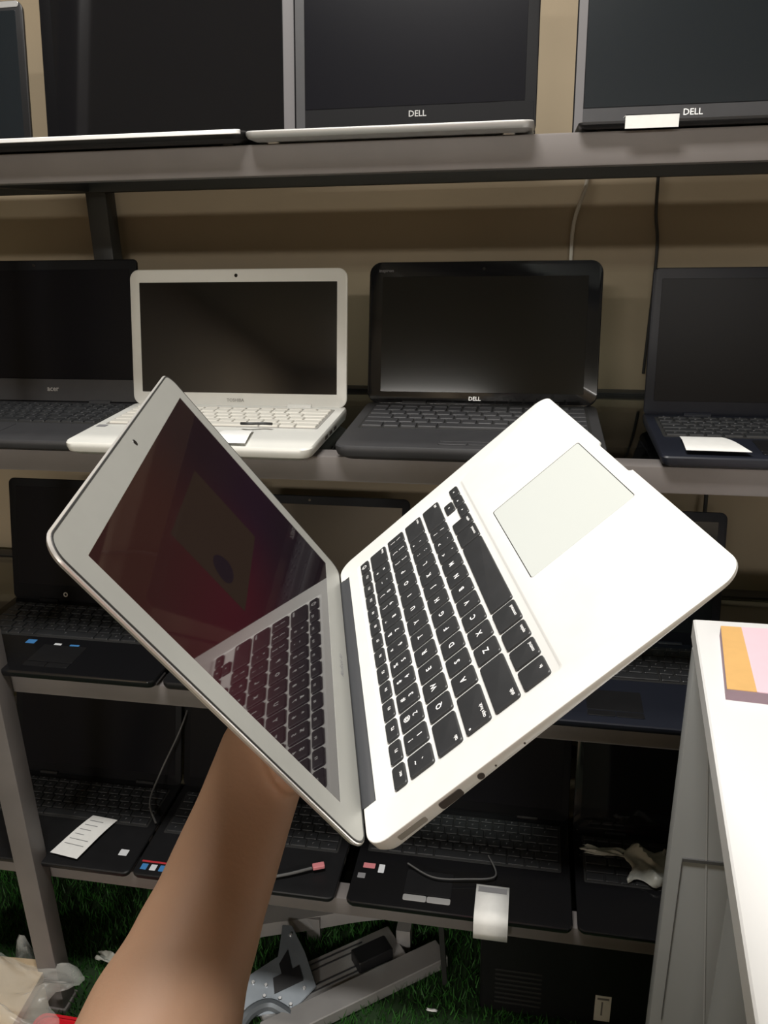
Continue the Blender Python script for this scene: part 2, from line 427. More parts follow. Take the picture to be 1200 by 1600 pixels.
# --- top shelf
laptop('dark laptop with silver lid rim at left end of top shelf', -1.195, 1.075, T1, (.385), .245, .222, math.radians(9), T=.020, body='blk', bez='blk', scr='scrg', toptrim='silver',
       rim='rim_glint', bs=.012, bt=.014, keys=True, scale_corner=.014)
laptop('wide black laptop on top shelf with grey right bezel', -.790, 1.075, T1, .417, .260, .275, math.radians(9), T=.020, body='blk', bez='blkm', scr='scr', rstrip='grybz',
       rim='rim_glint', bs=.020, bb=.012, scale_corner=.02)
laptop('large black laptop with silver base, middle of top shelf', -.372, 1.075, T1, .360, .250, .265, math.radians(9), T=.018, body='silver', bez='blkm', scr='scrm', lstrip='char',
       bs=.017, bb=.046, logo=[('DELL', .187, .034, .012, 'silver')], chin='blkm')
laptop('matte black laptop with grey bezel at right of top shelf', .040, 1.085, T1, .360, .250, .265, math.radians(9), T=.012, body='blk', bez='blkm', lstrip='grybz', scr='scrg',
       bs=.015, bb=.039, logo=[('DELL', .165, .028, .012, 'legend')], chin='char', scale_corner=.006)
# --- third shelf
laptop('black laptop at left of third shelf with blue stickers', -1.015, 1.078, T3, .418, .262, .245, math.radians(12), T=.026, body='blkgloss', bez='blkm', scr='scrm', legend=True,
       key_y0=.115, numpad=True, bb=.032, logo=[('o', .115, .016, .020, 'silver'), ('—', .235, .016, .016, 'silver')],
       stickers=[(.128, .088, .018, .013, 'blue'), (.185, .082, .014, .012, 'whst'), (.216, .078, .018, .015, 'blue')])
laptop('black laptop on third shelf half hidden behind raised lid', -.585, 1.08, T3, .375, .250, .235, math.radians(14), T=.026, body='blk', bez='blkm', scr='scr', legend=True)
laptop('dark navy laptop at right of third shelf, beside the counter', -.045, 1.072, T3, .378, .262, .235, math.radians(12), T=.024, body='navy', bez='navy', scr='scrg', legend=True,
       key_y0=.125, scale_corner=.012)
# --- bottom shelf
laptop('black laptop at left of bottom shelf, behind the post', -1.085, 1.078, T4, .385, .255, .24, math.radians(16), T=.022, body='blk', bez='blkm', scr='scrm', legend=True, key_y0=.12,
       stickers=[(.345, .040, .017, .015, 'whst')])
laptop('black laptop on bottom shelf with row of small coloured stickers', -.695, 1.08, T4, .385, .255, .24, math.radians(16), T=.022, body='blk', bez='blkm', scr='scrm', legend=True, key_y0=.11,
       stickers=[(.008, .030, .07, .004, 'red'), (.012, .012, .012, .014, 'blue'), (.030, .012, .012, .014, 'whst'), (.048, .012, .012, .014, 'blue')])
laptop('glossy black laptop on bottom shelf with chrome touchpad buttons', -.288, 1.078, T4, .392, .268, .24, math.radians(16), T=.024, body='blkgloss', bez='blkm', scr='scrm', legend=True,
       key_y0=.125, padx=.36, rim='silver_btn',
       stickers=[(.016, .080, .022, .012, 'pinkst'), (.045, .072, .011, .020, 'whst'), (.010, .055, .014, .012, 'ink')])

laptop('black laptop at right end of bottom shelf, plastic wrap on it', .112, 1.082, T4, .375, .25, .235, math.radians(14), T=.020, body='blkgloss', bez='blkgloss', scr='scr', key_y0=.11)

# ------------------------------------------------------------ papers on and by the laptops
def paper(name, label, cat, P, z, lines=0, group=None, th=.0004, tail=None):
    """P: four corners (x, y) counter-clockwise from near left"""
    r = empty(name, (P[0][0], P[0][1], z), label, cat, group)
    O = Vector((P[0][0], P[0][1], z)); bm = bmesh.new(); n = 8
    p = [Vector((a, b, z)) if not isinstance(z, tuple) else None for a, b in P]
    rows = []
    for j in range(n+1):
        t = j/n; a = p[0].lerp(p[3], t); b = p[1].lerp(p[2], t); h = .0025*math.sin(t*PI)*(.4+t)
        rows.append((a+Vector((0, 0, h)), b+Vector((0, 0, h))))
    for lay in (0, th):
        vs = [[bm.verts.new(q-O+Vector((0, 0, lay))) for q in rw] for rw in rows]
        for j in range(n): bm.faces.new((vs[j][0], vs[j][1], vs[j+1][1], vs[j+1][0]))
    finish(bm, 'sheet', 'paper', r)
    if lines:
        bm = bmesh.new()
        for k in range(lines):
            t = .25+.6*k/max(lines-1, 1); h = .0025*math.sin(t*PI)*(.4+t)+th+.0003
            a = p[0].lerp(p[3], t); b = p[1].lerp(p[2], t); s, e = .12, random.uniform(.45, .85); q = .012
            c0, c1 = a.lerp(b, s), a.lerp(b, e); d = (p[3]-p[0]).normalized()*.0016
            vs = [bm.verts.new(v-O+Vector((0, 0, h))) for v in (c0, c1, c1+d, c0+d)]; bm.faces.new(vs)
        finish(bm, 'print', 'ink', r, smooth=False)
    return r
paper('paper_label', 'white paper label on the white laptop palm rest', 'label', [(-.452, 1.062), (-.398, 1.062), (-.410, 1.135), (-.455, 1.130)], T2+.0265)
bm = bmesh.new(); tube(bm, spline([(-.433, 1.146, 0), (-.42, 1.143, .001), (-.40, 1.150, .0), (-.385, 1.148, 0)], 6), .0025, 6)
o = finish(bm, 'cable_tie', 'cablek'); o.location = (0, 0, T2+.034)
tag(o, 'short black cable tie lying on the white keyboard', 'cable tie')
paper('paper_label', 'white paper label on right-hand black laptop, second shelf', 'label', [(.203, 1.094), (.285, 1.092), (.262, 1.165), (.205, 1.165)], T2+.0255)
paper('paper_label', 'white printed label on leftmost bottom-shelf laptop', 'label', [(-.868, 1.098), (-.808, 1.090), (-.782, 1.20), (-.838, 1.205)], T4+.0245, 6)
r = empty('hanging_label', (-.062, 1.07, T4+.02), 'white folded label hanging over the bottom shelf edge', 'label')
bm = bmesh.new()
prof = [(1.145, T4+.026), (1.12, T4+.0265), (1.09, T4+.026), (1.074, T4+.024), (1.069, T4+.012), (1.0685, T4-.005), (1.069, T4-.018)]
for j in range(len(prof)-1):
    for a in (0,):
        v = [bm.verts.new(p) for p in ((0, prof[j][0]-1.07, prof[j][1]-T4-.02), (.058, prof[j][0]-1.07, prof[j][1]-T4-.02), (.058, prof[j+1][0]-1.07, prof[j+1][1]-T4-.02), (0, prof[j+1][0]-1.07, prof[j+1][1]-T4-.02))]
        bm.faces.new(v)
bmesh.ops.remove_doubles(bm, verts=bm.verts[:], dist=1e-5)
o = finish(bm, 'sheet', 'paper', r); md = o.modifiers.new('s', 'SOLIDIFY'); md.thickness = .0005; md.offset = 1
bm = bmesh.new(); box(bm, (.004, .058, .0067), (.054, .070, .0074)); finish(bm, 'print', 'ink', r, smooth=False)
r = empty('price_label', (.094, 1.0965, T1), 'small white label folded over front edge of top shelf right laptop', 'label')
bm = bmesh.new(); box(bm, (0, 0, .0003), (.060, .0008, .0150)); box(bm, (0, 0, .0142), (.060, .030, .0150)); finish(bm, 'sheet', 'paper', r, smooth=False)
r.location = (.093, 1.0830, T1)

# ------------------------------------------------------------ cables on the wall and shelf
def cable(label, P, r, m, n=8, name='cable'):
    bm = bmesh.new(); P = [Vector(p) for p in P]; O = P[-1]; tube(bm, spline([p-O for p in P], n), r, 8)
    o = finish(bm, name, m); o.location = O; return tag(o, label, 'cable')
cable('white cable hanging down the tan wall under top shelf', [(.083, 1.645, 1.60), (.080, 1.645, 1.545), (.062, 1.645, 1.48), (.060, 1.645, 1.40), (.062, 1.645, 1.20)], .0035, 'cablew')
cable('thin black cable on the wall right of the white cable', [(.205, 1.645, 1.62), (.207, 1.645, 1.5), (.215, 1.645, 1.42), (.21, 1.645, 1.2)], .003, 'cablek')
cable('dark cable hanging behind the navy laptop on third shelf', [(.350, 1.645, 1.16), (.345, 1.64, 1.05), (.348, 1.62, .96), (.34, 1.56, .775)], .004, 'cablek')
cable('thin grey cable curving over leftmost bottom-shelf laptop', [(-.70, 1.50, .60), (-.69, 1.36, .52), (-.73, 1.30, .42), (-.735, 1.25, .385), (-.70, 1.20, .378)], .002, 'cableg')
cable('grey cable lying on sticker-row laptop, bottom shelf', [(-.47, 1.085, T4+.024), (-.44, 1.10, T4+.025), (-.40, 1.115, T4+.027), (-.362, 1.133, T4+.029)], .0028, 'cableg')
bm = bmesh.new(); slab(bm, -.010, -.006, .012, .006, 0, .007, .002, .001)
o = finish(bm, 'cable_plug', 'pinkst'); o.location = (-.352, 1.138, T4+.0268); o.rotation_euler = (0, 0, .4); tag(o, 'pinkish plug at the end of the grey cable', 'plug')
cable('thin black cable looped across chrome-button laptop', [(-.19, 1.17, T4+.031), (-.14, 1.145, T4+.030), (-.08, 1.15, T4+.030), (-.03, 1.165, T4+.030), (-.045, 1.21, T4+.033)], .0015, 'cableg')
# charger brick on the right of shelf three
r = empty('power_adapter', (.385, 1.19, T3), 'black power adapter on third shelf, right of navy laptop', 'power adapter', rz=.15)
bm = bmesh.new(); slab(bm, 0, 0, .125, .12, 0, .034, .008, .003); finish(bm, 'brick', 'blk', r)
bm = bmesh.new(); tube(bm, spline([(.06, .12, .017), (.06, .18, .012), (.10, .25, .004)], 6), .003, 8); finish(bm, 'cord', 'cablek', r)

# ------------------------------------------------------------ floor clutter
# black computer tower lying under the rack
r = empty('computer_case', (-.055, 1.20, 0), 'black computer case on the grass under bottom shelf', 'computer case')
bm = bmesh.new(); slab(bm, 0, 0, .34, .30, .004, .22, .01, .004); finish(bm, 'case', 'blk', r)
for fx in (.03, .31):
    for fy in (.03, .27):
        bm = bmesh.new(); slab(bm, fx-.012, fy-.012, fx+.012, fy+.012, 0, .006, .004, .001); finish(bm, 'foot', 'blk', r)
bm = bmesh.new()
for k in range(8): box(bm, (.03, -.0012, .03+k*.012), (.12, .001, .035+k*.012))
finish(bm, 'vent', 'gasket', r, smooth=False)
bm = bmesh.new(); box(bm, (.222, -.0008, .02), (.252, .0, .085)); finish(bm, 'label_sticker', 'paper', r, smooth=False)
bm = bmesh.new(); box(bm, (.234, -.0012, .035), (.237, -.0008, .07)); box(bm, (.226, -.0012, .075), (.248, -.0008, .08)); finish(bm, 'print', 'ink', r, smooth=False)
# silver docking rail
r = empty('silver_casing', (-.44, 1.04, 0), 'long silver ridged device casing lying on the grass', 'metal casing', rz=math.radians(38))
bm = bmesh.new(); slab(bm, 0, 0, .40, .052, .004, .032, .004, .002); finish(bm, 'rail', 'steel2', r)
bm = bmesh.new(); slab(bm, .01, .054, .33, .14, .004, .024, .004, .002); finish(bm, 'deck', 'steel2', r)
bm = bmesh.new()
for yy in (.066, .078, .112, .126): box(bm, (.03, yy, .024), (.26, yy+.003, .0255), bev=.0005)
finish(bm, 'ridge', 'char', r)
bm = bmesh.new(); slab(bm, .22, .058, .30, .10, .024, .052, .004, .002); finish(bm, 'latch', 'blk', r)
# steel hinge plate with screws
r = empty('hinge_plate', (-.515, 1.09, 0), 'grey steel mounting plate with bolts, beside the arm', 'metal plate', rz=math.radians(22))
pl = [(0, 0), (.10, -.01), (.155, .03), (.14, .10), (.12, .16), (.10, .165), (.085, .10), (.02, .075)]
tiltm = Matrix.Translation((0, 0, .02)) @ Matrix.Rotation(math.radians(18), 4, 'X')
bm = bmesh.new(); loft(bm, [[(a, b, 0) for a, b in pl], [(a, b, .006) for a, b in pl]]); bmesh.ops.bevel(bm, geom=bm.edges[:], offset=.0012, segments=2, affect='EDGES')
bmesh.ops.transform(bm, matrix=tiltm, verts=bm.verts[:]); finish(bm, 'plate', 'steel', r)
bm = bmesh.new(); pl2 = [(.07, .03), (.13, .045), (.125, .075), (.11, .07), (.105, .11), (.085, .085), (.088, .065), (.07, .06)]
loft(bm, [[(a, b, .0055) for a, b in pl2], [(a, b, .0085) for a, b in pl2]]); bmesh.ops.transform(bm, matrix=tiltm, verts=bm.verts[:]); finish(bm, 'dark_insert', 'blk', r)
for a, b in ((.05, .03), (.055, .05), (.065, .015), (.08, .02), (.10, .005), (.13, .03), (.115, .14), (.03, .06), (.012, .01)):
    bm = bmesh.new(); bmesh.ops.create_cone(bm, cap_ends=True, segments=10, radius1=.0042, radius2=.003, depth=.004, matrix=tiltm @ Matrix.Translation((a, b, .008))); finish(bm, 'bolt', 'screw', r)
bm = bmesh.new(); tube(bm, spline([(-.01, -.03, .02), (.02, 0, .03), (.06, .01, .028), (.10, -.02, .02)], 6), .012, 10); finish(bm, 'arm', 'steel', r)
bm = bmesh.new(); box(bm, (0, .02, 0), (.13, .05, .03), bev=.002); finish(bm, 'foot', 'blk', r)
# curved stand foot behind it
bm = bmesh.new(); path = spline([(-.20, -.03, .05), (-.10, .02, .055), (0, .05, .06), (.12, .09, .066), (.22, .11, .07)], 8); L = []
for p in path: L.append([p+Vector((0, -.006, -.03)), p+Vector((0, .0, .0)), p+Vector((0, .05, .004)), p+Vector((0, .05, 0)), p+Vector((0, .006, -.004)), p+Vector((0, .0, -.03))])
loft(bm, L); 
for dx in (-.19, .0, .2): box(bm, (dx, .05 if dx > -.1 else -.01, 0), (dx+.03, .08 if dx > -.1 else .02, .06))
o = finish(bm, 'stand_foot', 'steel2'); o.location = (-.44, 1.26, 0.0); tag(o, 'curved silver monitor stand foot behind the steel plate', 'monitor stand')
# plastic scraps
def crumple(name, label, loc, size, seed, m='film', n=14, h=.06, cat='plastic bag'):
    rnd = random.Random(seed); bm = bmesh.new(); g = []
    ph = [rnd.uniform(0, 6) for _ in range(6)]
    for i in range(n+1):
        row = []
        for j in range(n+1):
            u, v = i/n-.5, j/n-.5
            z = h*(.5+.5*math.sin(u*9+ph[0]+v*5))*(.5+.5*math.cos(v*11+ph[1]+u*7))*(1-2*max(abs(u), abs(v)))**.4+rnd.uniform(0, .12)*h
            row.append(bm.verts.new((size[0]*(u+.08*math.sin(v*9+ph[2])), size[1]*(v+.08*math.sin(u*8+ph[3])), z+.003)))
        g.append(row)
    for i in range(n):
        for j in range(n): bm.faces.new((g[i][j], g[i+1][j], g[i+1][j+1], g[i][j+1]))
    o = finish(bm, name, m, ang=60); o.location = loc; md = o.modifiers.new('s', 'SOLIDIFY'); md.thickness = .0006; md.offset = 1
    return tag(o, label, cat)
X['filmw'] = mat('whitish_plastic_film', (.45, .46, .42), .35)
crumple('plastic_wrap', 'crumpled whitish plastic wrap on the rightmost bottom-shelf laptop', (.245, 1.235, T4+.022), (.075, .085), 3, 'filmw', h=.03, cat='plastic wrap')
crumple('plastic_wrap', 'flat twisted strip of plastic wrap left of crumpled wrap', (.165, 1.262, T4+.022), (.075, .02), 5, 'filmw', h=.010, cat='plastic wrap')
crumple('plastic_strip', 'white curved plastic strip lying on grass beside the arm', (-.83, 1.17, .028), (.06, .022), 8, 'filmw', h=.02, cat='plastic strip')
crumple('paper_scrap', 'tiny white scrap on the grass near silver casing', (-.145, 1.165, .022), (.02, .006), 9, 'paper', h=.002, n=4, cat='scrap')
# cream box with plastic bag
r = empty('cardboard_box', (-1.14, .88, 0), 'cream cardboard box at the foot of the rack post', 'box', rz=.06)
bm = bmesh.new(); slab(bm, 0, 0, .24, .19, 0, .10, .004, .002); finish(bm, 'carton', 'cream', r)
bm = bmesh.new(); slab(bm, -.003, -.003, .243, .193, .085, .104, .004, .001); finish(bm, 'lid', 'cream', r)
crumple('plastic_bag', 'clear crumpled plastic bag draped on the cream box', (-.985, 1.01, .104), (.30, .13), 11, h=.07, n=22)
crumple('plastic_bag', 'greenish clear plastic bag standing against the rack post', (-.985, 1.10, .02), (.10, .10), 14, h=.12, n=16)
r = empty('red_tray', (-.885, .875, 0), 'red plastic tray on the floor left of the arm', 'tray')
bm = bmesh.new()
L = [[(a, b, z) for a, b in rr(i, i, .22-i, .13-i, .02)] for i, z in ((.012, .002), (.0, .06), (.003, .06), (.014, .006))]
loft(bm, L); finish(bm, 'tray', 'redpl', r)
bm = bmesh.new(); L = [[(a, b, z) for a, b in rr(-i, -i, .22+i, .13+i, .02)] for i, z in ((0, .056), (.006, .057), (.006, .061), (0, .0615))]
loft(bm, L, False, False); finish(bm, 'rim', 'redpl', r)

# ------------------------------------------------------------ counter on the right
cn = empty('counter', (.217, .999, 0), 'white counter with grey end panel at right of the rack', 'counter')
def cp(name, bm, m, **k):
    o = finish(bm, name, m, cn, **k); o.matrix_parent_inverse = Matrix.Translation((-.217, -.999, 0)); return o
TOP = [(.217, .999), (.1625, .44), (.130, .10), (1.1, .10), (1.1, .999)]
bm = bmesh.new(); L = []
cx_, cy_ = .6, .55
for ins, z in ((.002, .972), (0, .974), (0, .998), (.002, 1.0)):
    L.append([(x+(ins if x < .5 else -ins), y+(ins if y < .5 else -ins), z) for x, y in TOP])
loft(bm, L); cp('worktop', bm, 'counter')
bm = bmesh.new(); box(bm, (.214, .95, 0), (1.1, .975, .972), bev=.0015); cp('end_panel', bm, 'panel')
def on(P): return [bm.verts.new(p) for p in P]
bm = bmesh.new(); bm.faces.new(on([(.2425, .9485, .84), (.2445, .9485, .84), (.2935, .9485, .34), (.2915, .9485, .34)])); cp('panel_seam', bm, 'seaml', smooth=False)
bm = bmesh.new(); box(bm, (.2300, .9475, .6525), (.5, .951, .6575)); box(bm, (.2300, .9480, .35), (.2306, .951, .6525)); cp('panel_joint', bm, 'seam', smooth=False)
bm = bmesh.new()   # side panel set back under the worktop's left edge
L = [[(.290, .93, z), (.205, .44, z), (.17, .14, z), (.195, .14, z), (.23, .44, z), (.315, .93, z)] for z in (0, .972)]
loft(bm, L)
cp('side_panel', bm, 'panel')
bm = bmesh.new()
for x, y in ((.196, .655), (.191, .60), (.186, .53)):
    bmesh.ops.create_cone(bm, cap_ends=True, segments=8, radius1=.0022, radius2=.0022, depth=.0006, matrix=Matrix.Translation((x-.004, y, .986)) @ Matrix.Rotation(PI/2, 4, 'Y'))
cp('screw', bm, 'gasket')
# note pad
r = empty('note_pad', (.241, .957, 1.0), 'orange and pink pad of notes on the white counter', 'note pad')
q = [(0, 0), (-.022, -.147), (.08, -.155), (.10, .0)]
bm = bmesh.new(); loft(bm, [[(a, b, 0) for a, b in q], [(a, b, .013) for a, b in q]]); finish(bm, 'pad_block', 'mauve', r, smooth=False)
bm = bmesh.new(); q1 = [(0, 0), (-.022, -.147), (.008, -.149), (.024, 0)]; loft(bm, [[(a, b, .013) for a, b in q1], [(a, b, .0138) for a, b in q1]]); finish(bm, 'orange_sheet', 'orange', r, smooth=False)
bm = bmesh.new(); q2 = [(.024, 0), (.008, -.149), (.08, -.155), (.10, .0)]; loft(bm, [[(a, b, .013) for a, b in q2], [(a, b, .0138) for a, b in q2]]); finish(bm, 'pink_sheet', 'pink', r, smooth=False)

# ------------------------------------------------------------ the held laptop
O = Vector((-.0711014, .3139995, 1.2026657))
WM = Matrix(((-.2674868, -.7411752, -.6157192), (.963040, -.1846345, -.1961189), (.0316754, -.6454219, .7631692)))
LM = Matrix.Translation(O) @ WM.to_4x4()
mb = bpy.data.objects.new('laptop', None); COL.objects.link(mb); mb.matrix_world = LM
mb.empty_display_size = .02
tag(mb, 'thin silver laptop with black keys, held open in mid-air by a hand', 'laptop')
W, D = .325, .227
def base_outline(ins=0):
    P = []; r = .013
    def arc(cx, cy, a0, a1, rr_, n=8):
        for k in range(n+1):
            t = math.radians(a0+(a1-a0)*k/n); P.append((cx+rr_*math.cos(t), cy+rr_*math.sin(t)))
    # y runs from 0 (hinge) to -D (front)
    arc(W-r, -r, 90, 0, r-ins, 6) if False else None
    # counter-clockwise starting rear right
    P.append((.297, -ins)); P.append((.297, -.0085-ins)) if False else None
    P.clear()
    arc(W-r, -r-.000, 0, 90, r-ins)
    P.append((.298, -ins)); P.append((.298, -.0085-ins)); P.append((.030, -.0085-ins)); P.append((.030, -ins))
    arc(r, -r, 90, 180, r-ins)
    arc(r, -D+r, 180, 270, r-ins)
    c0, c1, dp = .1355, .1935, .0020
    P.append((c0, -D+ins)); P.append((c0+.0012, -D+dp*.6+ins)); P.append((c0+.003, -D+dp+ins)); P.append((c1-.003, -D+dp+ins)); P.append((c1-.0012, -D+dp*.6+ins)); P.append((c1, -D+ins))
    arc(W-r, -D+r, 270, 360, r-ins)
    return P
def thick(y): return .0035+.0095*(1-(-y/D))**.8
bm = bmesh.new(); L = []
def sh(P, s): 
    return [((x-W/2)*(1-s)+W/2, (y+D/2)*(1-s*1.2)-D/2) for x, y in P]
P0 = base_outline()
for s, t in ((.075, 1), (.035, .93), (.010, .72), (0, .45), (0, .08), (.0012, .02), (.003, 0)):
    L.append([(x, y, -thick(y0)*t) for (x, y), (x0, y0) in zip(sh(P0, s), P0)])
R_ = loft(bm, L, cap0=True, cap1=False)
topl = R_[-1]
edges = []
def ring(vs):
    out = []
    for i in range(len(vs)):
        e = bm.edges.get((vs[i], vs[(i+1) % len(vs)])) or bm.edges.new((vs[i], vs[(i+1) % len(vs)])); out.append(e)
    return out
edges += ring(topl)
KX0, KX1, KY0, KY1 = .0250, .3000, -.0200, -.1300
def hole(x0, y0, x1, y1, r, steps, mi):
    loops = [[bm.verts.new((x, y, z)) for x, y in rr(x0+i, y0+i, x1-i, y1-i, r)] for i, z in steps]
    n = len(loops[0])
    for a, b in zip(loops, loops[1:]):
        for i in range(n): bm.faces.new((a[i], a[(i+1) % n], b[(i+1) % n], b[i])).material_index = mi
    bm.faces.new(loops[-1]).material_index = mi
    return ring(loops[0])
edges += hole(KX0-.0022, KY1-.0022, KX1+.0022, KY0+.0022, .003, ((0, 0), (.0006, -.0001), (.0020, -.0009), (.0022, -.0010)), 1)
PY0 = -.1405; px0, px1 = W/2-.0527, W/2+.0527
edges += hole(px0, PY0-.0765, px1, PY0, .002, ((0, 0), (.00001, -.0008)), 2)
bmesh.ops.triangle_fill(bm, edges=edges, use_beauty=True)
o = finish(bm, 'base', ['alu', 'well', 'gasket'], mb, ang=30)
# trackpad
bm = bmesh.new(); slab(bm, px0+.0003, PY0-.0760, px1-.0003, PY0-.0005, -.0006, -.0001, .0018, .0001); finish(bm, 'trackpad', 'pad', mb)
# hinge cover
bm = bmesh.new(); L = []
for xx in (.0305, .2975):
    L.append([(xx, .0075*math.cos(t)-.0012, .0058*math.sin(t)-.0052) for t in [2*PI*k/18 for k in range(18)]])
loft(bm, L); finish(bm, 'hinge_cover', 'hinge', mb)
# keys with their printed legends
u = .019
rows = []
fr = [('esc', 1)]+[('F%d' % i, 1) for i in range(1, 13)]+[('⏻', 1)]
rows.append((fr, .0105))
rows.append(([(s, 1) for s in ('~\n`', '!\n1', '@\n2', '#\n3', '$\n4', '%\n5', '^\n6', '&\n7', '*\n8', '(\n9', ')\n0', '_\n-', '+\n=')]+[('delete', 1.5)], u))
rows.append(([('tab', 1.5)]+[(c, 1) for c in 'QWERTYUIOP']+[('{\n[', 1), ('}\n]', 1), ('|\n\\', 1)], u))
rows.append(([('caps lock', 1.8)]+[(c, 1) for c in 'ASDFGHJKL']+[(':\n;', 1), ('"\n\'', 1), ('return', 1.7)], u))
rows.append(([('shift', 2.3)]+[(c, 1) for c in 'ZXCVBNM']+[('<\n,', 1), ('>\n.', 1), ('?\n/', 1), ('shift ', 2.2)], u))
ZB = -.0010
def mbkey(cx, cy, kw, kd, s, big=.0056, off=(0, 0)):
    bm = bmesh.new(); h = .0016; L = []
    for ins, z in ((0, 0), (.0000, h*.75), (.00025, h*.95), (.0006, h)):
        L.append([(a, b, z) for a, b in rr(-kw/2+ins, -kd/2+ins, kw/2-ins, kd/2-ins, .0017, 4)])
    loft(bm, L, cap0=False)
    z = h+.00004
    if s:
        t = s.strip()
        if '\n' in t:
            a, b = t.split('\n')
            add_text(bm, a, TM(0, kd*.20, z, .0050), 1, .02); add_text(bm, b, TM(0, -kd*.20, z, .0050), 1, .02)
        elif len(t) == 1: add_text(bm, t, TM(off[0], off[1], z, big), 1, .022)
        else:
            size = .0031; wd = len(t)*size*.5
            right = s in ('delete', 'return', 'shift ')
            if t[0] == 'F' and t[1:].isdigit() or t == 'esc': add_text(bm, t, TM(0, -.0012, z, .0030), 1, .02)
            elif kw > u*1.2 or t in ('tab',):
                x = (kw/2-wd/2-.0018) if right else -(kw/2-wd/2-.0018)
                add_text(bm, t, TM(x, -kd/2+.0032, z, size), 1, .02)
                if t == 'caps lock':
                    bmesh.ops.create_circle(bm, cap_ends=True, segments=10, radius=.0007, matrix=Matrix.Translation((-kw/2+.0022, kd/2-.003, z)))
                    for f in bm.faces:
                        if len(f.verts) == 10: f.material_index = 1
            else: add_text(bm, t, TM(0, -kd/2+.0032, z, .0029), 1, .02)
    o = finish(bm, 'key', ['key', 'legend'], mb, ang=40); o.location = (cx, cy, ZB)
G = .0028
y = KY0-.0008
for items, hgt in rows:
    tot = sum(q for _, q in items); un = (KX1-KX0)/tot; x = KX0
    for s, q in items:
        mbkey(x+un*q/2, y-hgt/2, un*q-G, hgt-(G if hgt > .015 else .0020), s)
        x += un*q
    y -= hgt
bot = [('fn', 1), ('control', 1), ('option', 1), ('command', 1.25), (None, 5), ('command', 1.25), ('option', 1)]
un = (KX1-KX0)/14.5; x = KX0; hgt = .0195
for s, q in bot:
    mbkey(x+un*q/2, y-hgt/2, un*q-G, hgt-G, s); x += un*q
for i, (s, dy) in enumerate((('◂', -1), ('▾', -1), ('▸', -1))):
    mbkey(x+un*(i+.5), y-hgt*.745, un-G, hgt*.42, s, .005)
mbkey(x+un*1.5, y-hgt*.275, un-G, hgt*.42, '▴', .005)
# ports on the left edge
def port(name, yc, length, hh, m, rnd=False, zf=.38):
    bm = bmesh.new()
    zc = -thick(yc)*zf
    if rnd: bmesh.ops.create_cone(bm, cap_ends=True, segments=16, radius1=length/2, radius2=length/2, depth=.0006, matrix=Matrix.Translation((0, 0, 0)))
    else: slab(bm, -hh/2, -length/2, hh/2, length/2, -.0003, .0003, hh*.3, .0001)
    o = finish(bm, name, m, mb); o.matrix_local = Matrix.Translation((-.0001, yc, zc)) @ Matrix.Rotation(PI/2, 4, 'Y')
port('power_port', -.026, .0180, .0036, 'portmetal', zf=.34); port('usb_port', -.051, .0140, .0046, 'port', zf=.36)
port('headphone_jack', -.0700, .0038, .003, 'port', True, zf=.36); port('microphone_hole', -.079, .0010, .001, 'port', True, zf=.4); port('microphone_hole', -.097, .0010, .001, 'port', True, zf=.4)

# lid: x as the base, y up the lid, z = viewing side
th = -1.6511
HL = .2197
ld = Vector((0, math.cos(th), -math.sin(th)))
nn = Vector((1, 0, 0)).cross(ld)
if nn.y > 0: nn = -nn
LID = Matrix(((1, 0, 0), (0, ld.y, nn.y), (0, ld.z, nn.z))).to_4x4(); LID.translation = Vector((0, .001, -.0017))
lidx = Vector((1, 0, 0))
bm = bmesh.new(); L = []
def lo(ins, r=.013): return rr(ins, ins+.001, W-ins, HL-ins, max(r-ins, .001), 8)
for ins, z in ((.020, -.0062), (.006, -.0050), (.0015, -.0030), (0, -.0012), (.0003, -.0003), (.0010, .0)):
    L.append([(a, b, z) for a, b in lo(ins)])
R2 = loft(bm, L, mi=0)
lid = finish(bm, 'lid', ['alu_edge'], mb); lid.matrix_local = LID
bm = bmesh.new(); L = [[(a, b, z) for a, b in lo(i)] for i, z in ((.0010, .0001), (.0012, .0005), (.0020, .0005), (.0022, .0001))]
loft(bm, L, False, False); finish(bm, 'gasket', 'gasket', lid)
bm = bmesh.new(); sx0, sx1, sy0, sy1 = W/2-.14325, W/2+.14325, .0212, .2002
a_ = [bm.verts.new((a, b, .0003)) for a, b in lo(.0021)]; b_ = [bm.verts.new((a, b, .0003)) for a, b in rr(sx0, sy0, sx1, sy1, .0006, 2)]
bmesh.ops.triangle_fill(bm, edges=ring(a_)+ring(b_), use_beauty=True)
c_ = [bm.verts.new((v.co.x, v.co.y, -.0003)) for v in b_]
for i in range(len(b_)): bm.faces.new((b_[i], b_[(i+1) % len(b_)], c_[(i+1) % len(b_)], c_[i]))
finish(bm, 'bezel', 'alu_lid', lid, ang=20)
bm = bmesh.new(); slab(bm, sx0+.0002, sy0+.0002, sx1-.0002, sy1-.0002, -.0004, .0001, .0006, .0001, n=2)
f = bm.faces.new([bm.verts.new(p) for p in ((.1045, .1045, .00013), (.2120, .1045, .00013), (.2120, .1665, .00013), (.1045, .1665, .00013))]); f.material_index = 1
f = bm.faces.new([bm.verts.new((.1265+.0130*math.cos(2*PI*k/24), .1240+.0085*math.sin(2*PI*k/24)*(1.3 if k < 12 else .8), .00016)) for k in range(24)]); f.material_index = 2
finish(bm, 'screen', ['scron', 'dialog', 'icon'], lid)
bm = bmesh.new(); bmesh.ops.create_cone(bm, cap_ends=True, segments=16, radius1=.0022, radius2=.0020, depth=.0003, matrix=Matrix.Translation((W/2, (sy1+HL)/2, .0004))); finish(bm, 'webcam', 'blkgloss', lid)
